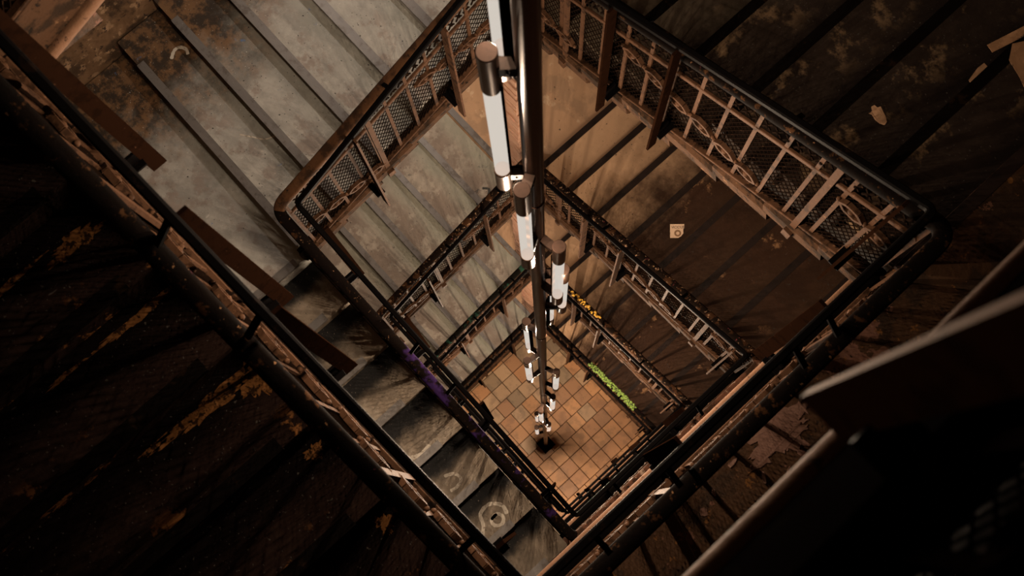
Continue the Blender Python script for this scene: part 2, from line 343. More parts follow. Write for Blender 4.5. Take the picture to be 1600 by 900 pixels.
# ================================================================== STAIR FLIGHTS
ORDN = ['topmost', 'second', 'third', 'lowest']
def flight(kind, l, label, mat, n_mat, inner=None):
    """treads (each with its nosing strip), risers and a sloped soffit"""
    if kind == 'UL':
        lo = (-.5, 0, 0)
        x0, x1 = WALLX + .012, -IN - .053
        t = thing('stair_flight', label, 'stairs', ((x0 + x1) / 2, YO, ZB - l * H - 14 * R_), 'stair flights winding round the well')
        dep = TUL
        mb = MB(); mb.aabb(x0, x1, 0, dep + .03, -.035, 0); mb.aabb(x0, x1, .012, .05, -R_, -.035)
        ns = MB(); ns.aabb(x0 + .21, x1, -.006, .046, -.020, .004)
        fa = []
        for k in range(1, 6):
            at = Vector((0, YO + (k - 1) * TUL, ZB - l * H - (14 - k) * R_)); fa.append(at)
        sof = [(x0, YO + .03, ZB - l * H - 14 * R_ - .05), (x1, YO + .03, ZB - l * H - 14 * R_ - .05), (x1, YO + 5 * TUL + .05, ZB - l * H - 9 * R_ - .02), (x0, YO + 5 * TUL + .05, ZB - l * H - 9 * R_ - .02)]
    elif kind == 'UR':
        y0, y1 = TY + IN + .045, WALLY1 - .012
        t = thing('stair_flight', label, 'stairs', (XO, (y0 + y1) / 2, ZB - l * H - 8 * R_), 'stair flights winding round the well')
        dep = TUR
        mb = MB(); mb.aabb(0, dep + .03, y0, y1, -.035, 0); mb.aabb(.012, .05, y0, y1, -R_, -.035)
        ns = MB(); ns.aabb(-.006, .046, y0, y1 - .2, -.020, .004)
        fa = [Vector((XO + (k - 1) * TUR, 0, ZB - l * H - (8 - k) * R_)) for k in range(1, 8)]
        sof = [(XO + .03, y0, ZB - l * H - 8 * R_ - .05), (XO + .03, y1, ZB - l * H - 8 * R_ - .05), (XO + 7 * TUR + .05, y1, ZB - l * H - R_ - .02), (XO + 7 * TUR + .05, y0, ZB - l * H - R_ - .02)]
    else:
        yi = (Y0 if l < 0 else 0) - IN - .058
        y0, y1 = WALLY0 + .012, yi
        t = thing('stair_flight', label, 'stairs', (XL, (y0 + y1) / 2, ZB - l * H - 22 * R_), 'stair flights winding round the well')
        dep = TLL
        mb = MB(); mb.aabb(-dep - .03, 0, y0, y1, -.035, 0); mb.aabb(-.05, -.012, y0, y1, -R_, -.035)
        ns = MB(); ns.aabb(-.046, .006, y0 + .2, y1 - .17, -.020, .004)
        fa = [Vector((XL + (k - 1) * TLL, 0, ZB - l * H - (13 + k) * R_)) for k in range(2, 9)]
        sof = [(XL + 7 * TLL - .03, y0, ZB - l * H - 22 * R_ - .05), (XL + 7 * TLL - .03, y1, ZB - l * H - 22 * R_ - .05), (XL - .05, y1, ZB - l * H - 15 * R_ - .02), (XL - .05, y0, ZB - l * H - 15 * R_ - .02)]
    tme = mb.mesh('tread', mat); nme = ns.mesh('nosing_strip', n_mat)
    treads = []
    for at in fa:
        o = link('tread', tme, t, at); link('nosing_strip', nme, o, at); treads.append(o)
    s = MB(); v = [Vector(p) for p in sof]; s.add(v + [p - Vector((0, 0, .10)) for p in v], [(0, 1, 2, 3), (7, 6, 5, 4), (0, 4, 5, 1), (1, 5, 6, 2), (2, 6, 7, 3), (3, 7, 4, 0)])
    part('soffit', s, 'soffit', t)
    t['_treads'] = len(treads)
    return t, treads

def landing(which, l, label, mat, n_mat='nosing_steel'):
    z0 = ZB - l * H
    if which == 'T':
        z = z0 - 8 * R_; at = ((WALLX + XO) / 2, (YO + 5 * TUL + WALLY1) / 2, z)
        t = thing('stair_landing', label, 'landing', at, 'landings at the turns of the stairs')
        yb = YO + 5 * TUL
        wx, wy = WALLX + .012, WALLY1 - .012
        mb = MB().prism([(wx, yb), (-.425, yb), (-.425, 1.835), (-.155, 1.835), (-.155, yb), (-.125, yb), (-.125, TY + IN + .01), (XO + .05, TY + IN + .01), (XO + .05, wy), (wx, wy)], z - .16, z)
        part('slab', mb, mat, t)
        part('nosing_strip', MB().aabb(WALLX + .2, -IN + .03, yb - .006, yb + .046, z - .02, z + .004), n_mat, t)
    elif which == 'L':
        z = z0 - 14 * R_; dy = Y0 if l < 0 else 0
        at = ((WALLX + XL) / 2, (WALLY0 + YO) / 2, z)
        t = thing('stair_landing', label, 'landing', at, 'landings at the turns of the stairs')
        wx, wy = WALLX + .012, WALLY0 + .012
        mb = MB().prism([(wx, wy), (XL, wy), (XL, -.13 + dy), (-.13, -.13 + dy), (-.13, YO + .05), (wx, YO + .05)], z - .16, z)
        part('slab', mb, mat, t, (at[0], YO - .34, z))
        part('nosing_strip', MB().aabb(XL - .046, XL + .006, WALLY0 + .2, -.24 + dy, z - .02, z + .004), n_mat, t)
    else:
        z = z0; xa = 2.125 + IN + .03; xs = XL + 7 * TLL
        at = ((xa + WALLX1) / 2, (WALLY0 + WALLY1) / 2, z)
        t = thing('stair_landing', label, 'landing', at, 'landings at the turns of the stairs')
        dy = Y0 if l <= 0 else 0
        wx, wy, wz = WALLX1 - .012, WALLY0 + .012, WALLY1 - .012
        mb = MB().prism([(xs - .05, wy), (wx, wy), (wx, wz), (XO + 7 * TUR, wz), (XO + 7 * TUR, 1.58), (xa, 1.58), (xa, dy - .13), (xs - .05, dy - .13)], z - .20, z)
        part('slab', mb, mat, t)
        part('nosing_strip', MB().aabb(XO + 7 * TUR - .006, XO + 7 * TUR + .046, 1.57, WALLY1 - .2, z - .02, z + .004), 'nosing_dark', t)
    return t

FL = {}
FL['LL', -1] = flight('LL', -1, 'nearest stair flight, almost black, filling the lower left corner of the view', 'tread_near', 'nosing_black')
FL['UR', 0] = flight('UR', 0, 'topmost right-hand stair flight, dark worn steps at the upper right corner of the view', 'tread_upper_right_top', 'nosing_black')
FL['UL', 0] = flight('UL', 0, 'broad pale grey stair flight at the upper left, with steel nosings and grimy wall end', 'tread_upper_left', 'nosing_steel')
FL['LL', 0] = flight('LL', 0, 'stair flight with white spray marks and black step backs, left of the tiled floor', 'tread_lower_left', 'nosing_steel')
for l in (1, 2, 3):
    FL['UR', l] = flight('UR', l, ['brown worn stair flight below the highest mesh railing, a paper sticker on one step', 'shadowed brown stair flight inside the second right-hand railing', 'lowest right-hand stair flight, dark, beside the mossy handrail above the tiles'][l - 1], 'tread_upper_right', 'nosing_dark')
    FL['UL', l] = flight('UL', l, ['grey-green worn stair flight seen below the upper left railing, behind the tall lamps', 'grey stair flight third from the top on the left, inside the second left railing', 'lowest left-hand grey stair flight, ending just above the tiled floor'][l - 1], 'tread_upper_left_low', 'nosing_steel')
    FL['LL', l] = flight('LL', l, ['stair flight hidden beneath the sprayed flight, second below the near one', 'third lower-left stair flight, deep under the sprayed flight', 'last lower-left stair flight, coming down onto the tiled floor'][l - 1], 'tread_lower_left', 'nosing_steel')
landing('LR', -1, 'nearest landing, black-edged, at the bottom right corner of the view', 'landing_brown', 'nosing_dark')
landing('L', -1, 'landing beyond the upper left corner, at the head of the near black flight', 'landing_brown', 'nosing_dark')
for l in range(4):
    if l < 4:
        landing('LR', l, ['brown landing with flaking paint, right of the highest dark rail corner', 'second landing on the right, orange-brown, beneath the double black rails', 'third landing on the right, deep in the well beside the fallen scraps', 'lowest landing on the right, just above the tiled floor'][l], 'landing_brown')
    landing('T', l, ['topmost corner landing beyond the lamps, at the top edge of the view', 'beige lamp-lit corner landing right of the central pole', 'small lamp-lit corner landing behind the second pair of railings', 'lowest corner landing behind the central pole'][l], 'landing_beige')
    landing('L', l, ['grey corner landing with rust and blue paint flecks, left of the upper left rail corner', 'second grey corner landing, under the left rail corner with purple paint', 'third corner landing on the left, mostly hidden by rails', 'lowest corner landing on the left, close to the tiles'][l], 'tread_upper_left')

# ================================================================== RAILS
def corner_curve(p, c, q, rad, n=6):
    """rounded corner at c between p and q: list of points, middle index splits it"""
    d1 = (p - c).normalized(); d2 = (q - c).normalized()
    a = c + d1 * rad; b = c + d2 * rad
    return [(1 - t) ** 2 * a + 2 * t * (1 - t) * c + t * t * b for t in [i / (2 * n) for i in range(2 * n + 1)]]
def neigh(c, l, d):
    i = ORDER.index(c) + d; ll = l
    if i < 0: i += 4; ll -= 1
    if i > 3: i -= 4; ll += 1
    return ORDER[i], ll
def rail_path(fn, side, l, rad):
    c0, c1, nrm, dl = SIDES[side]
    l1 = l + dl
    p0, p1 = fn(c0, l), fn(c1, l1)
    pp = fn(*neigh(c0, l, -1)); pn = fn(*neigh(c1, l1, 1))
    a = corner_curve(pp, p0, p1, rad); b = corner_curve(p0, p1, pn, rad)
    n = len(a) // 2
    return a[n:] + b[:n + 1]

def bevel_rect(w, h, e):
    w /= 2; h /= 2
    return [(-w + e, -h), (w - e, -h), (w, -h + e), (w, h - e), (w - e, h), (-w + e, h), (-w, h - e), (-w, -h + e)]
def round_prof(w, h, n=12):
    out = []
    for i in range(n):
        t = 2 * math.pi * i / n; c, s = math.cos(t), math.sin(t)
        out.append((w / 2 * math.copysign(abs(c) ** .6, c), h / 2 * math.copysign(abs(s) ** .6, s)))
    return out

MED = {}   # medallion shapes shared per direction
UL_MED = [(.021, -.537), (.168, -.593), (.313, -.665), (.451, -.725), (.922, -.321), (1.064, -.393), (1.218, -.449), (1.347, -.486)]
UR_MED = [(.147, -.56), (.30, -.62), (.754, -.306), (.902, -.374), (1.056, -.454), (1.206, -.512), (1.357, -.59), (1.496, -.656), (1.94, -.32), (2.08, -.38)]
RAILPOS = {'LR': 'lower right', 'UR': 'upper right', 'UL': 'upper left', 'LL': 'lower left'}

def balustrade(side, l, label, wood='old_wood', mid='iron_brown', ends=(.05, .05), detail=True):
    c0, c1, nrm, dl = SIDES[side]; l1 = l + dl
    P, Q = wcorner(c0, l), wcorner(c1, l1)
    d = Q - P; eh = Vector((d.x, d.y, 0)); L = eh.length; e = eh / L; slope = d.z / L
    dn = d.normalized(); up = Vector((0, 0, 1))
    def at(u, h, wv=0): return P + e * u + up * (slope * u + h) + nrm * wv
    t = thing('balustrade', label, 'railing', at(L / 2, -.8), 'old iron balustrades with wooden handrails')
    hp = rail_path(wcorner, side, l, .075)
    jit = random.Random(l * 7 + len(side) + ord(side[0]))
    hp2 = []
    for i in range(len(hp) - 1):
        a, b_ = hp[i], hp[i + 1]; m = max(1, int((b_ - a).length / .12))
        for k in range(m): hp2.append(a.lerp(b_, k / m) + Vector((0, 0, jit.uniform(-.002, .002))))
    hp2.append(hp[-1])
    part('handrail', MB().sweep(hp2, round_prof(.064, .05), smooth=True), wood, t)
    u0, u1 = ends[0], L - ends[1]
    part('top_bar', MB().sweep([p + up * -.036 for p in hp], bevel_rect(.036, .012, .003)), mid, t)
    part('middle_bar', MB().sweep([at(u0, -.205), at(u1, -.205)], bevel_rect(.016, .026, .003)), mid, t)
    part('bottom_bar', MB().sweep([at(u0, -.80), at(u1, -.80)], bevel_rect(.030, .014, .003)), mid, t)
    # upright bars
    proto = None; n = int(round((u1 - u0) / .15)); sp = (u1 - u0) / n
    for i in range(n + 1):
        u = u0 + i * sp; o = at(u, 0)
        if proto is None:
            proto = part('baluster', MB().bar(o + up * -.04, o + up * -.80, e, .019, .010), mid, t, o)
        else: share(proto, 'baluster', t, o)
    # heavier stanchions with a foot
    for f in {'UL': (.62,), 'UR': (.18, .83), 'LL': (.3, .72), 'LR': (.33, .75)}[side]:
        o = at(L * f, 0, -.012)
        mb = MB().bar(o + up * -.04, o + up * -.93, e, .030, .014)
        mb.box(o + up * -.90 - nrm * .012, e * .022, nrm * .02, up * .03); mb.cyl(o + up * -.955 - nrm * .012, o + up * -.93 - nrm * .012, .012, 8)
        part('stanchion', mb, mid, t, o)
    # frieze of small scrolls under the handrail
    mb = MB(); st = .052; m = int((u1 - u0) / st)
    for i in range(m):
        u = u0 + (i + .5) * st; q = at(u, -.125)
        tl = e * .019 + up * slope * .019
        mb.bar(q - tl + up * .032, q + tl - up * .028, nrm, .006, .008)
        mb.bar(q - tl - up * .028, q + tl + up * .032, nrm, .006, .008)
        mb.ball(q + nrm * -.004, .009, .009, .009, None, 6, 4)
    stuff(part('frieze_scrolls', mb, 'iron_dark' if mid != 'iron_near' else mid, t))
    # medallions: long hexagonal rings with a boss and a bead at each end
    if side == 'UL': meds = [(Q.y * 0 + P.y - y, h) for y, h in UL_MED]
    elif side == 'UR': meds = [(P.x - x, h) for x, h in UR_MED]
    else: meds = [(.10 + .15 * i, -.36 - .065 * (i % 5)) for i in range(int((L - .15) / .15))]
    if side not in MED or l == 0:
        o = Vector((0, 0, 0)); mb = MB(); pts = [(-.060, 0), (-.028, .028), (.028, .028), (.060, 0), (.028, -.028), (-.028, -.028)]
        fs = e * 1.0; 
        for i in range(6):
            a, b_ = pts[i], pts[(i + 1) % 6]
            mb.bar(fs * a[0] + up * a[1], fs * b_[0] + up * b_[1], nrm, .022, .014)
        mb.ball(o, .017, .017, .017, None, 8, 6)
        mb.bar(fs * -.058, fs * -.02, nrm, .006, .006); mb.bar(fs * .058, fs * .02, nrm, .006, .006)
        mb.ball(fs * .070, .011, .011, .011, None, 8, 5); mb.ball(fs * -.070, .011, .011, .011, None, 8, 5)
        MED[side] = mb.mesh('medallion', mid)
    for u, h in meds:
        if 0.02 < u < L - .02: link('medallion', MED[side], t, at(u, h, -.012))
    # woven wire behind the bars
    if detail:
        mb = MB(); cell = .030 if l <= 0 else .042; hh0, hh1 = -.785, -.215; hgt = hh1 - hh0; run = hgt * .62
        wv = .004 if l <= 0 else .005
        k = -int(run / cell) - 1
        while k * cell < (u1 - u0):
            for sg in (1, -1):
                s0 = u0 + k * cell
                ua, ub = (s0, s0 + run) if sg > 0 else (s0 + run, s0)
                va, vb = hh0, hh1
                # clip to the panel
                def clip(ua, va, ub, vb):
                    lo, hi = 0., 1.; du = ub - ua
                    for lim, sgn in ((u0, 1), (u1, -1)):
                        f0 = sgn * (ua - lim); f1 = sgn * (ub - lim)
                        if f0 < 0 and f1 < 0: return None
                        if f0 < 0: lo = max(lo, f0 / (f0 - f1))
                        elif f1 < 0: hi = min(hi, f0 / (f0 - f1))
                    return lo, hi
                c = clip(ua, va, ub, vb)
                if c and c[1] - c[0] > .02:
                    a = at(ua + (ub - ua) * c[0], va + hgt * c[0], .010 * sg * .3 + .008); b_ = at(ua + (ub - ua) * c[1], va + hgt * c[1], .010 * sg * .3 + .008)
                    mb.bar(a, b_, nrm, wv * .7, wv)
            k += 1
        stuff(part('wire_mesh', mb, 'wire_iron' if mid != 'iron_near' else mid, t))
    return t, at, L

def stringer(side, l, t, at, L, deep=False):
    """the timber edge below the railing: one block to each step, or the deep landing edge"""
    nrm = SIDES[side][2]; c0, c1, _, dl = SIDES[side]
    P, Q = wcorner(c0, l), wcorner(c1, l + dl); d = Q - P; eh = Vector((d.x, d.y, 0)); e = eh.normalized(); slope = d.z / eh.length
    up = Vector((0, 0, 1))
    if deep:
        a, b_ = at(-.06, -.80), at(L + .06, -.80)
        hb, wo = (-1.155, -.052) if side == 'LR' else (-1.03, -.012)
        m = MB(); m.sweep([at(-.05, (hb - .81) / 2, wo + .022), at(L + .05, (hb - .81) / 2, wo + .022)], bevel_rect(.05, -.81 - hb, .006))
        part('fascia_board', m, 'fascia_black' if side == 'LR' else 'stringer_wood', t)
        part('edge_moulding', MB().sweep([at(-.05, hb, wo), at(L + .05, hb, wo)], round_prof(.05, .045), smooth=True), 'pale_wood', t)
        return
    n = {'UL': 6, 'UR': 8, 'LL': 8}[side]; sp = (L + .1) / n
    proto = None
    ang = slope * .55
    for i in range(n):
        u = -.05 + (i + .5) * sp; o = at(u, -.885)
        tl = e * (sp * .56) + up * (ang * sp * .56)
        if proto is None:
            m = MB(); m.sweep([o - tl, o - tl * .3 , o + tl * .4, o + tl], bevel_rect(.052, .098, .018))
            proto = part('stringer_block', m, 'stringer_wood' if side != 'LL' else 'iron_dark', t, o)
        else: share(proto, 'stringer_block', t, o)
    m = MB(); m.sweep([at(-.04, -.90, .035), at(L + .04, -.90, .035)], bevel_rect(.03, .17, .004))
    part('stringer_board', m, 'iron_dark', t)

def safety(side, l, label, posts, spacers, post_mat='brown_steel', base=-1.13, wo=-.016):
    c0, c1, nrm, dl = SIDES[side]; l1 = l + dl
    P, Q = corner(c0, l), corner(c1, l1); d = Q - P; eh = Vector((d.x, d.y, 0)); L = eh.length; e = eh / L; slope = d.z / L; up = Vector((0, 0, 1))
    def at(u, h, wv=0): return P + e * u + up * (slope * u + h) + nrm * wv
    t = thing('safety_rail', label, 'handrail', at(L / 2, -1.1), 'black steel safety rails on the well side')
    part('rail', MB().sweep(rail_path(corner, side, l, .035), bevel_rect(.030, .030, .006)), 'black_steel', t)
    for u in posts:
        o = at(u, 0, wo)
        m = MB(); m.box(o + up * (base / 2 - .01), nrm * .027, e * .006, up * (-base / 2))
        po = part('post', m, post_mat, t, o)
        q = o + up * (base + .10)
        m = MB(); m.box(q + nrm * .075, nrm * .055, e * .028, up * .005); m.box(q + nrm * .06 + up * .03, nrm * .035, e * .005, up * .03)
        part('bracket', m, 'black_steel', po, q)
    for u in spacers:
        a, b_ = at(u, -.02, .0), at(u, -.10, IN - .02)
        m = MB(); m.bar(a, b_, e, .020, .010)
        part('spacer', m, 'black_steel', t, a)
    return t

BL = {}
lv = {-1: 'nearest', 0: 'topmost', 1: 'second', 2: 'third', 3: 'lowest'}
deepsides = ('LR',)
jobs = [('LR', -1), ('UL', -1), ('LL', -1)] + [(s, l) for l in range(4) for s in ('LR', 'UR', 'UL', 'LL')]
blab = {('LR', -1): 'nearest landing railing, dark out of focus mesh and black board, bottom right corner',
        ('UL', -1): 'railing end with coarse mesh and pale edge board at the top left corner',
        ('LL', -1): 'nearest left railing, broad dark handrail running from the left edge to the bottom',
        ('LR', 0): 'landing railing with broad dark handrail, along the outer black rail at lower right',
        ('UR', 0): 'highest long mesh railing with medallions, upper right of the lamps',
        ('UL', 0): 'highest mesh railing with copper-brown bars, upper left of the lamps',
        ('LL', 0): 'railing with purple and black scuffed handrail, between the sprayed steps and the tiles',
        ('LR', 1): 'second landing railing, red-brown chipped handrail right of the tiled floor',
        ('UR', 1): 'second right-hand railing, handrail flaking to bare wood, below the sticker',
        ('UL', 1): 'second left-hand railing, handrail scrawled with pale marks, below the big lamp',
        ('LL', 1): 'second lower-left railing, hidden under the scuffed purple handrail',
        ('LR', 2): 'third landing railing, deep beneath the red-brown handrail',
        ('UR', 2): 'third right-hand railing with yellow paint on its handrail',
        ('UL', 2): 'third left-hand railing, green-tinged dark handrail right above the tiles',
        ('LL', 2): 'third lower-left railing, far down under the black rail',
        ('LR', 3): 'lowest landing railing beside the tiled floor edge',
        ('UR', 3): 'lowest right-hand railing, its handrail topped with green moss',
        ('UL', 3): 'lowest left-hand railing, nearest above the checkered tiles',
        ('LL', 3): 'lowest lower-left railing, ending on the tiled floor'}
slab_ = {('LR', -1): 'nearest black safety rail, its dark post crossing the lower right corner',
         ('LL', -1): 'long black safety rail from the left edge to the bottom, brown posts hanging below',
         ('LR', 0): 'broad black safety rail at lower right, ending at the rounded dark corner',
         ('UR', 0): 'topmost right-hand safety rail with three dark upright posts',
         ('UL', 0): 'topmost left-hand safety rail with copper-lit upright posts',
         ('LL', 0): 'black safety rail along the left side of the tiled floor',
         ('LR', 1): 'black safety rail along the lower right side of the tiled floor',
         ('UR', 1): 'second right-hand safety rail below the sticker step',
         ('UL', 1): 'second left-hand safety rail below the big lamp',
         ('LL', 1): 'second lower-left safety rail, hidden under the first',
         ('LR', 2): 'third landing safety rail, deep under the others',
         ('UR', 2): 'third right-hand safety rail with two pale upright posts',
         ('UL', 2): 'third left-hand safety rail with pale posts above the tiles',
         ('LL', 2): 'third lower-left safety rail, far down the well',
         ('LR', 3): 'lowest landing safety rail at the tiled floor',
         ('UR', 3): 'lowest right-hand safety rail beside the moss',
         ('UL', 3): 'lowest left-hand safety rail just above the tiles',
         ('LL', 3): 'lowest lower-left safety rail ending on the floor'}
for s, l in jobs:
    wood = {('UL', 0): 'old_wood_bare', ('LR', 1): 'wood_chipped', ('UR', 1): 'wood_scuffed', ('UR', 2): 'wood_scuffed', ('UL', 1): 'wood_scuffed', ('LL', 0): 'wood_purple', ('UL', 2): 'wood_green'}.get((s, l), 'old_wood')
    mid = 'iron_brown' if not (s == 'UR' and l == 0) else 'iron_brown'
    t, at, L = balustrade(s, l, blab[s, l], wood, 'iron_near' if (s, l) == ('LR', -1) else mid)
    BL[s, l] = (t, at, L)
    stringer(s, l, t, at, L, deep=(s == 'LR' or (s, l) == ('UL', -1)))
    if (s, l) in slab_:
        c0, c1, nrm, dl = SIDES[s]; P = corner(c0, l); Q = corner(c1, l + dl)
        LL_ = (Vector((Q.x, Q.y)) - Vector((P.x, P.y))).length
        if s == 'UR': ps = [P.x - 2.045, P.x - 1.04, P.x - .68]; sp = [.55, 1.3]
        elif s == 'UL': ps = [P.y - 1.035, P.y - .40]; sp = [.25, .8]
        elif s == 'LR': ps = [.63, 1.26] if l == 0 else ([.461] if l == -1 else [.30, .92]); sp = [.25, .55, 1.10, 1.25] if l == 0 else [.3, .6, 1.0]
        else: ps = [.335, .86, 1.15, 1.965] if l == -1 else [.16, .72, 1.30, 1.9]; sp = [.85, 1.13, 1.9]
        dark = (s == 'LR' and l == -1)
        safety(s, l, slab_[s, l], ps, sp, 'bare_edge' if dark else ('iron_brown' if s == 'UL' or (s == 'UR' and l > 0) else 'brown_steel'), -1.10 if not (s == 'LR' and l == -1) else -1.03, -.016 if not (s == 'LR' and l == -1) else -.030)

# moss, yellow paint and pale splinters lying on the handrails
def on_rail(side, l, u0, u1, w, mat, name, h=.026, step=.02, seed=1):
    t, at, L = BL[side, l]; rr = random.Random(seed); m = MB(); u = u0
    while u < u1:
        m.ball(at(u, h + rr.uniform(-.006, .003), rr.uniform(-w, w) * .5), rr.uniform(.010, .020), rr.uniform(.010, .020), rr.uniform(.004, .009), None, 6, 4); u += step * rr.uniform(.3, .9)
    return stuff(part(name, m, mat, t))
on_rail('UR', 3, .42, 1.25, .06, 'moss', 'moss', seed=4, step=.006)
on_rail('UR', 2, 1.28, 1.72, .03, 'yellow_paint', 'paint_splash', h=.024, seed=6)

# ================================================================== CORNER PILLAR of peeling layers
pt = thing('corner_pillar', 'tall square pillar of peeling reddish layers, behind the lamp pole at the far well corner', 'pillar', (-.29, 1.67, FLOOR_Z))
px0, py0 = -.17, 1.58
cz = FLOOR_Z; rr = random.Random(5); pm = []
for v in range(6):
    m = MB(); o1, o2 = rr.uniform(0, .012), rr.uniform(0, .012)
    m.aabb(-.24, -.0 - o1, o2, .24, 0, .068)
    pm.append(m.mesh('course', 'pillar_layers'))
while cz < 3.2:
    link('course', rr.choice(pm), pt, (px0 + rr.uniform(-.006, .006), py0 + rr.uniform(-.006, .006), cz)); cz += .07

# ================================================================== LAMP COLUMN
BX, BY = 1.209, .556
pole = thing('lamp_pole', 'tall bronze pole standing in the middle of the stairwell on a black foot plate', 'pole', (BX, BY, FLOOR_Z))
part('shaft', MB().cyl((BX, BY, FLOOR_Z), (BX, BY, 4.6), .0315, 36), 'pole_bronze', pole)
part('foot_plate', MB().aabb(BX - .11, BX + .11, BY - .11, BY + .11, FLOOR_Z - .002, FLOOR_Z + .018), 'black_steel', pole)
for z in (-.2, -3.0, -6.2, -9.4): part('collar', MB().cyl((BX, BY, z), (BX, BY, z + .05), .034, 36), 'pole_bronze', pole)
LAMPS = [(.097, 179, 1.75, .73, 'topmost tube lamp, cut by the top edge of the view'),
         (.093, 230, 1.02, .04, 'largest glowing tube lamp, left of the pole, with a broad bronze cap'),
         (.105, 300, .28, -.66, 'second large tube lamp, just below the largest one'),
         (.110, 8, -.52, -1.54, 'tube lamp hanging right of the pole, below the second large one'),
         (.112, 50, -1.22, -2.16, 'tube lamp half hidden behind the third one, right of the pole'),
         (.100, 106, -1.88, -2.98, 'slim tube lamp partly hidden behind the pole, right side'),
         (.105, 192, -2.85, -3.95, 'tube lamp left of the pole, level with the third rails'),
         (.115, 262, -3.60, -4.66, 'short-looking tube lamp left of the pole, above the checkered tiles'),
         (.112, 22, -4.30, -5.42, 'tube lamp right of the pole, above the tiles with bright bracket'),
         (.105, 8, -5.85, -7.0, 'tube lamp right of the pole, fourth from the bottom'),
         (.105, 300, -6.75, -8.0, 'bright tube lamp in front of the pole, third pair from the bottom'),
         (.100, 205, -8.70, -9.75, 'small tube lamp tucked behind the front one on the left'),
         (.105, 344, -8.5, -9.5, 'small tube lamp low on the right of the pole'),
         (.110, 240, -9.9, -11.1, 'lowest tube lamp, left of the pole near its foot')]
LR = .0262
lamp_me = {}
for rho, th, zt, zb, lab in LAMPS:
    a = math.radians(th); d = Vector((math.cos(a), math.sin(a), 0)); x, y = BX + rho * d.x, BY + rho * d.y
    ln = zt - zb
    t = thing('tube_lamp', lab, 'lamp', (x, y, zb), 'tube lamps spiralling round the pole')
    o = Vector((x, y, 0)); up = Vector((0, 0, 1))
    cap = .20; foot = .135
    tc = part('top_cap', MB().cyl(o + up * (zt - cap), o + up * (zt - .004), LR, 32), 'bronze', t)
    part('cap_plate', MB().cyl(o + up * (zt - .004), o + up * zt, LR, 32, LR - .002), 'cap_plate', tc)
    part('bottom_cap', MB().cyl(o + up * zb, o + up * (zb + foot), LR, 32), 'bronze', t)
    part('glass_tube', MB().cyl(o + up * (zb + foot), o + up * (zt - cap), LR - .003, 32, caps=False), 'lamp_glass', t)
    m = MB().cyl(o + up * (zb + foot - .002), o + up * (zb + foot + .010), LR, 32)
    part('rim', m, 'lamp_socket', t)
    # back spine and brackets to the pole
    sp = o - d * (LR - .001)
    side = Vector((-d.y, d.x, 0))
    part('spine', MB().box(sp + up * ((zt - cap + zb + foot) / 2), d * .003, side * .0140, up * ((ln - cap - foot) / 2 + .03)), 'lamp_socket', t)
    for zz in (zt - .09, zb + .10):
        q0 = o - d * LR * .9; q1 = Vector((BX, BY, 0)) + d * .029
        mm = MB().box((q0 + q1) / 2 + up * zz, (q0 - q1) / 2, side * .016, up * .022)
        mm.cyl(q0.lerp(q1, .45) + up * zz + side * .016, q0.lerp(q1, .45) + up * zz + side * .019, .004, 8)
        part('bracket', mm, 'bronze_dark', t)
    n = 5
    for i in range(n):
        ld = bpy.data.lights.new('lamp_light', 'POINT'); ld.energy = LAMP_W * 3 / n * (2.4 if zb < -6 else 1.0); ld.color = LAMP_C; ld.shadow_soft_size = 0.0
        a5 = i * 2.513; lo = link('lamp_light', ld, t, (x + .010 * d.x + .008 * math.cos(a5), y + .010 * d.y + .008 * math.sin(a5), zb + foot + (ln - cap - foot) * (i + .5) / n))

# wall lamps over the corner landings, one to a storey, hung on the upper left wall
for l in range(-0, 4):
    c = Vector((WALLX + .17, 1.30, ZB - l * H - 8 * R_ + 1.62))
    t = thing('wall_lamp', ['globe lamp on the wall above the topmost corner landing, outside the view', 'globe lamp on the wall under the topmost grey flight', 'globe lamp on the wall under the second grey flight', 'globe lamp on the wall under the third grey flight'][l], 'lamp', (WALLX + .003, c.y, c.z))
    part('wall_plate', MB().cyl((WALLX + .003, c.y, c.z), (WALLX + .022, c.y, c.z), .06, 20), 'bronze', t)
    part('arm', MB().cyl((WALLX + .02, c.y, c.z), (c.x, c.y, c.z), .010, 10).cyl(c, c + Vector((0, 0, -.05)), .018, 12), 'bronze', t)
    g = c - Vector((0, 0, .12))
    part('globe', MB().ball(g, .085, .085, .085, None, 24, 14), 'lamp_glass', t)
    ld = bpy.data.lights.new('globe_light', 'POINT'); ld.energy = GLOBE_W * (1.0 if l == 0 else .72); ld.color = GLOBE_C; ld.shadow_soft_size = 0.0
    for q in range(1): link('globe_light', ld, t, g)

# ================================================================== SCRAPS, STICKER, SPRAY MARKS
def outline(pts, z, th, mat, name, parent=None, at=None):
    return part(name, MB().prism(pts, z, z + th, th * .4), mat, parent, at)
# sticker on the brown step
zs = ZB - H - 4 * R_
UX = Vector((.2757, .3055)).normalized(); 
st = Vector((1.096, 2.073))
ux = Vector((.67, .742)).normalized(); uy = Vector((-.725, .689)).normalized(); 
def sp(u, v): q = st + ux * u + uy * v; return (q.x, q.y)
s = .055
stk = tag(outline([sp(-s, -s), sp(s * .15, -s), sp(s * .55, -s * .75), sp(s * .85, -s * .35), sp(s * .85, s * .2), sp(s, s * .45), sp(s, s), sp(-s, s)], zs + .001, .0015, 'sticker_paper', 'sticker', None, (st.x, st.y, zs)),
          'square cream sticker with a lettered top line and a ring, on the brown step', 'sticker')
fc = bpy.data.curves.new('lettering', 'FONT'); fc.body = 'VICIOUS'; fc.size = .030; fc.align_x = 'CENTER'; fc.extrude = .0003
tmp = bpy.data.objects.new('tmp', fc); COL.objects.link(tmp); bpy.context.view_layer.update()
me = bpy.data.meshes.new_from_object(tmp.evaluated_get(bpy.context.evaluated_depsgraph_get())); bpy.data.objects.remove(tmp)
me.materials.clear(); me.materials.append(MATS['sticker_ink'])
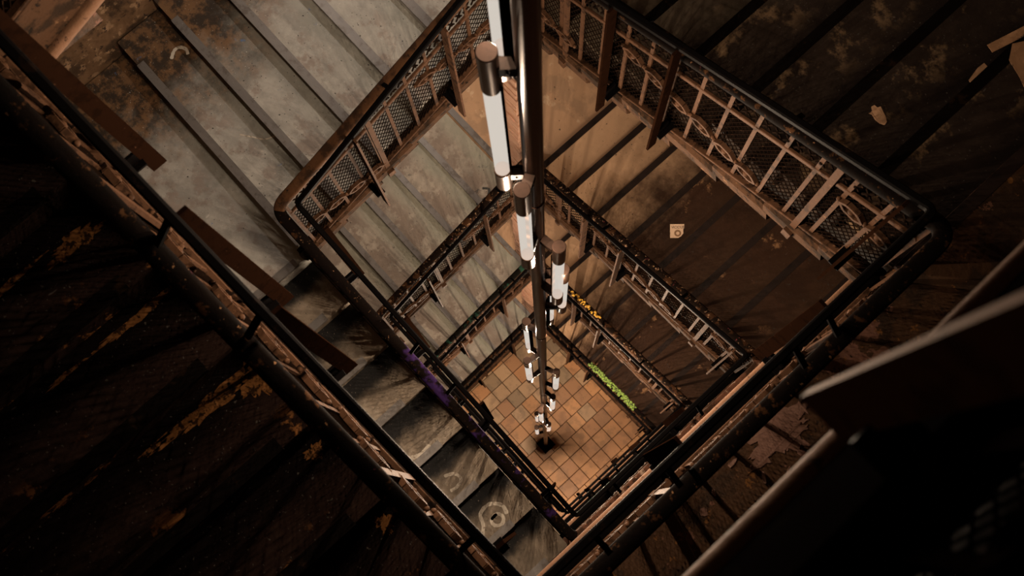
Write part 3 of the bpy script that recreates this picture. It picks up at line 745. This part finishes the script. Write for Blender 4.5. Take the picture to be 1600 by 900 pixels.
M = Matrix(((ux.x, uy.x, 0, 0), (ux.y, uy.y, 0, 0), (0, 0, 1, 0), (0, 0, 0, 1)))
me.transform(Matrix.Scale(.86, 4, Vector((1, 0, 0)))); me.transform(M)
q = sp(.004, .020); link('lettering', me, stk, (q[0], q[1], zs + .0042))
mr = MB(); c = Vector(sp(.004, -.018)); N = 24
for i in range(N):
    a0, a1 = 2 * math.pi * i / N, 2 * math.pi * (i + 1) / N
    ring = [(c.x + r * math.cos(a), c.y + r * math.sin(a), zs + .0032) for r, a in ((.013, a0), (.027, a0), (.027, a1), (.013, a1))]
    mr.add(ring, [(0, 1, 2, 3)])
part('printed_ring', mr, 'sticker_brown', stk)
# scraps on the topmost right-hand flight
def blob(cx, cy, rx, ry, rot, n, seed, jag=.2):
    rr = random.Random(seed); out = []
    for i in range(n):
        a = 2 * math.pi * i / n; k = 1 + rr.uniform(-jag, jag); x, y = rx * k * math.cos(a), ry * k * math.sin(a)
        out.append((cx + x * math.cos(rot) - y * math.sin(rot), cy + x * math.sin(rot) + y * math.cos(rot)))
    return out
z6 = ZB - 2 * R_; z7 = ZB - 1 * R_
# shape of the leaf-like scrap, read in a frame along the view's own axes on the step
def pix(pts, c, k, z):   # small outline given in "right, up" units about a spot
    return [(c[0] + ux.x * u * k + uy.x * v * k, c[1] + ux.y * u * k + uy.y * v * k) for u, v in pts]
leaf = [(-.9, .15), (-.62, .05), (-.35, -.45), (.1, -.9), (.55, -1.0), (.75, -.75), (.70, -.2), (.45, .35), (.25, .85), (-.05, .75), (-.35, 1.0), (-.62, .85), (-.6, .35)]
tag(outline(pix(leaf, (1.705, 2.128), .046, z6), z6 + .001, .004, 'paper', 'paper_scrap', None, (1.705, 2.128, z6)), 'torn tan paper scrap lying alone on a dark step, upper right', 'scrap')
scr = [([(-1, -.2), (-.3, .1), (.1, .9), (-.2, 1.3), (-.6, 1.0), (-1.2, .2)], (1.93, 2.50), .07, 'paper', 'square cream scrap with black print on the dark step, right edge'),
       ([(-.5, 1.2), (.9, 1.5), (1.2, -1.6), (.2, -1.8), (-.3, -.4), (-.7, .4)], (1.99, 2.66), .095, 'paper_old', 'largest cracked tan paper sheet on the dark step at the right edge'),
       ([(-1.1, -.25), (1.1, .9), (1.0, 1.5), (-1.4, .25)], (1.885, 2.68), .07, 'paper_old', 'narrow torn strip of brown paper beside the step edge, right edge')]
for i, (pts, c, k, mt, lab) in enumerate(scr):
    tag(outline(pix(pts, c, k, z7), z7 + .001 + .002 * i, .003, mt, 'paper_scrap', None, (c[0], c[1], z7)), lab, 'scrap')
# flakes of paint on the right landing
rr = random.Random(12); m = MB()
flk = [(2.372, .754, 'curl of reddish paint close under the dark handrail, on the brown landing'), (2.363, .419, 'lone triangular paint flake left of the gouged boards, brown landing'),
       (2.458, .806, 'larger of two paint curls beside the peeled patch, brown landing'), (2.484, .775, 'smaller of two paint curls beside the peeled patch, brown landing'),
       (2.495, .69, 'leaf-shaped paint flake nearest the pale edge board at lower right'), (2.39, .342, 'paint flake farthest down the brown landing, near the bottom edge'),
       (2.45, .60, 'paint flake lying midway between handrail and pale edge board'), (2.33, .55, 'narrow paint flake half under the dark handrail on the brown landing'),
       (2.36, .90, 'paint flake between the peeled patch and the dark post, brown landing')]
for i, (x, y, lab) in enumerate(flk):
    tag(outline(blob(x, y, rr.uniform(.006, .016), rr.uniform(.014, .03), rr.uniform(0, 3), 8, i, .3), ZB + .001, .004, 'flake', 'paint_flake', None, (x, y, ZB)),
        lab, 'paint flake', 'paint flakes on the brown landing')
pc = MB().prism([(2.37 + (.07 + .018 * math.sin(5 * a + 1) + .012 * math.sin(13 * a) + .008 * math.sin(29 * a)) * math.cos(a), .76 + (.15 + .035 * math.sin(4 * a) + .022 * math.sin(11 * a + 2) + .012 * math.sin(31 * a)) * math.sin(a)) for a in [2 * math.pi * i / 90 for i in range(90)]], ZB + .0005, ZB + .004, .001)
tag(part('paint_patch', pc, 'flake', None, (2.40, .74, ZB)), 'broad patch of peeling pinkish paint on the brown landing beside the post', 'paint patch')

# spray marks painted on steps: thin strokes, parts of the steps they are on
def stroke(pts, wd, z, mat, parent, closed=False):
    m = MB(); P = [Vector((x, y, 0)) for x, y in pts]
    if len(P) > 2:   # smooth it
        Q = []
        for i in range(len(P) - 1):
            p0, p1, p2, p3 = P[max(i - 1, 0)], P[i], P[i + 1], P[min(i + 2, len(P) - 1)]
            for k in range(6):
                t = k / 6; Q.append(.5 * ((2 * p1) + (p2 - p0) * t + (2 * p0 - 5 * p1 + 4 * p2 - p3) * t * t + (3 * p1 - p0 - 3 * p2 + p3) * t ** 3))
        P = Q + [P[-1]]
    vs = []; rr = random.Random(len(P)); n = len(P)
    for i, p in enumerate(P):
        d = (P[min(i + 1, n - 1)] - P[max(i - 1, 0)]).normalized(); s_ = Vector((-d.y, d.x, 0)); w_ = wd * rr.uniform(.8, 1.1) * (.6 if i in (0, n - 1) else 1)
        vs += [p + s_ * w_ / 2 + Vector((0, 0, z)), p - s_ * w_ / 2 + Vector((0, 0, z))]
    m.add(vs, [(2 * i, 2 * i + 1, 2 * i + 3, 2 * i + 2) for i in range(n - 1)])
    return part('spray_mark', m, mat, parent)
_, tl = FL['LL', 0]
def zl(k): return ZB - (13 + k) * R_ + .0012
def around(c, pts, k): return [(c[0] + ux.x * u * k + uy.x * v * k, c[1] + ux.y * u * k + uy.y * v * k) for u, v in pts]
# step 5: pale hook; 6: half ring; 7: ring within a ring with a tail
stroke(around((1.17, -.46), [(-1.6, -1.0), (-.6, -.7), (.3, -.3), (1.0, .5), (1.2, 1.0)], .045), .030, zl(5), 'spray_white', tl[3])
stroke(around((1.45, -.45), [(-1, .9), (.2, 1.2), (1.0, .6), (.6, -.3), (-.2, -.8)], .055), .022, zl(6), 'spray_white', tl[4])
stroke(around((1.78, -.40), [(-1.0, -2.0), (-.9, -.8), (-1.2, .3), (-.4, 1.2), (.8, 1.1), (1.3, .3)], .070), .026, zl(7), 'spray_white', tl[5])
stroke(around((1.80, -.385), [(-.6, -.2), (0, .45), (.7, .1), (.6, -.6), (-.2, -.8), (-.6, -.2), (0, .4)], .060), .024, zl(7), 'spray_white', tl[5])
_, tu = FL['UL', 1]
zu = ZB - H - (14 - 4) * R_ + .0012
def gpx(u, v): return None
# black scrawl on the grey-green step behind the lamp
c = (.0, .0)
G = Vector((-.285, 1.30)); k = .052; zz = ZB - H - (14 - 5) * R_ + .0012
stroke(around(G, [(-2.2, -1.2), (-1.0, -.3), (-.3, .2), (-.2, 1.4), (-1.3, 1.6)], k), .022, zz, 'spray_black', tu[4])
stroke(around(G, [(.0, .2), (.9, 1.0)], k), .020, zz, 'spray_black', tu[4])
stroke(around(G, [(1.2, -2.0), (.1, -.5), (1.3, -.3), (1.2, -1.4)], k), .022, zz, 'spray_black', tu[4])
_, ta = FL['UL', 0]
z1 = ZB - 13 * R_ + .0012
stroke(around((-1.60, .085), [(-.9, -.7), (-.7, .2), (-.2, .6), (.5, .4), (.8, -.2)], .06), .022, z1, 'spray_white', ta[0])
stroke([(-.93, .02), (-.86, .07), (-.80, .115), (-.765, .20)], .010, z1, 'spray_white', ta[0])

# bare boards where the dark paint has come off the near flight, parts of the steps they are on
_, tn = FL['LL', -1]
def ragged(cx, cy, rx, ry, seed, n=70):
    rr = random.Random(seed); ph = [rr.uniform(0, 6.28) for _ in range(5)]; fr = [3, 7, 13, 23, 31]; am = [.20, .14, .12, .08, .06]
    return [(cx + rx * k * math.cos(a), cy + ry * k * math.sin(a)) for a in [2 * math.pi * i / n for i in range(n)] for k in [1 + sum(q * math.sin(f * a + p) for q, f, p in zip(am, fr, ph))]]
def bare(k, cx, cy, rx, ry, seed):
    z = ZB + H - (13 + k) * R_
    part('bare_patch', MB().prism(ragged(cx, cy, rx, ry, seed), z - .001, z + .0012), 'bare_boards', tn[k - 2])
bare(5, .955, -.72, .028, .20, 1); bare(5, 1.0, -.545, .058, .05, 2); bare(5, .94, -.93, .012, .06, 3)
bare(4, .607, -.68, .014, .17, 4); bare(4, .60, -.98, .008, .07, 5)
bare(3, .335, -.66, .030, .10, 6); bare(3, .300, -.95, .012, .16, 7)
bare(6, 1.292, -.567, .026, .034, 8); bare(7, 1.63, -.56, .035, .03, 9); bare(6, 1.30, -.47, .012, .05, 10)
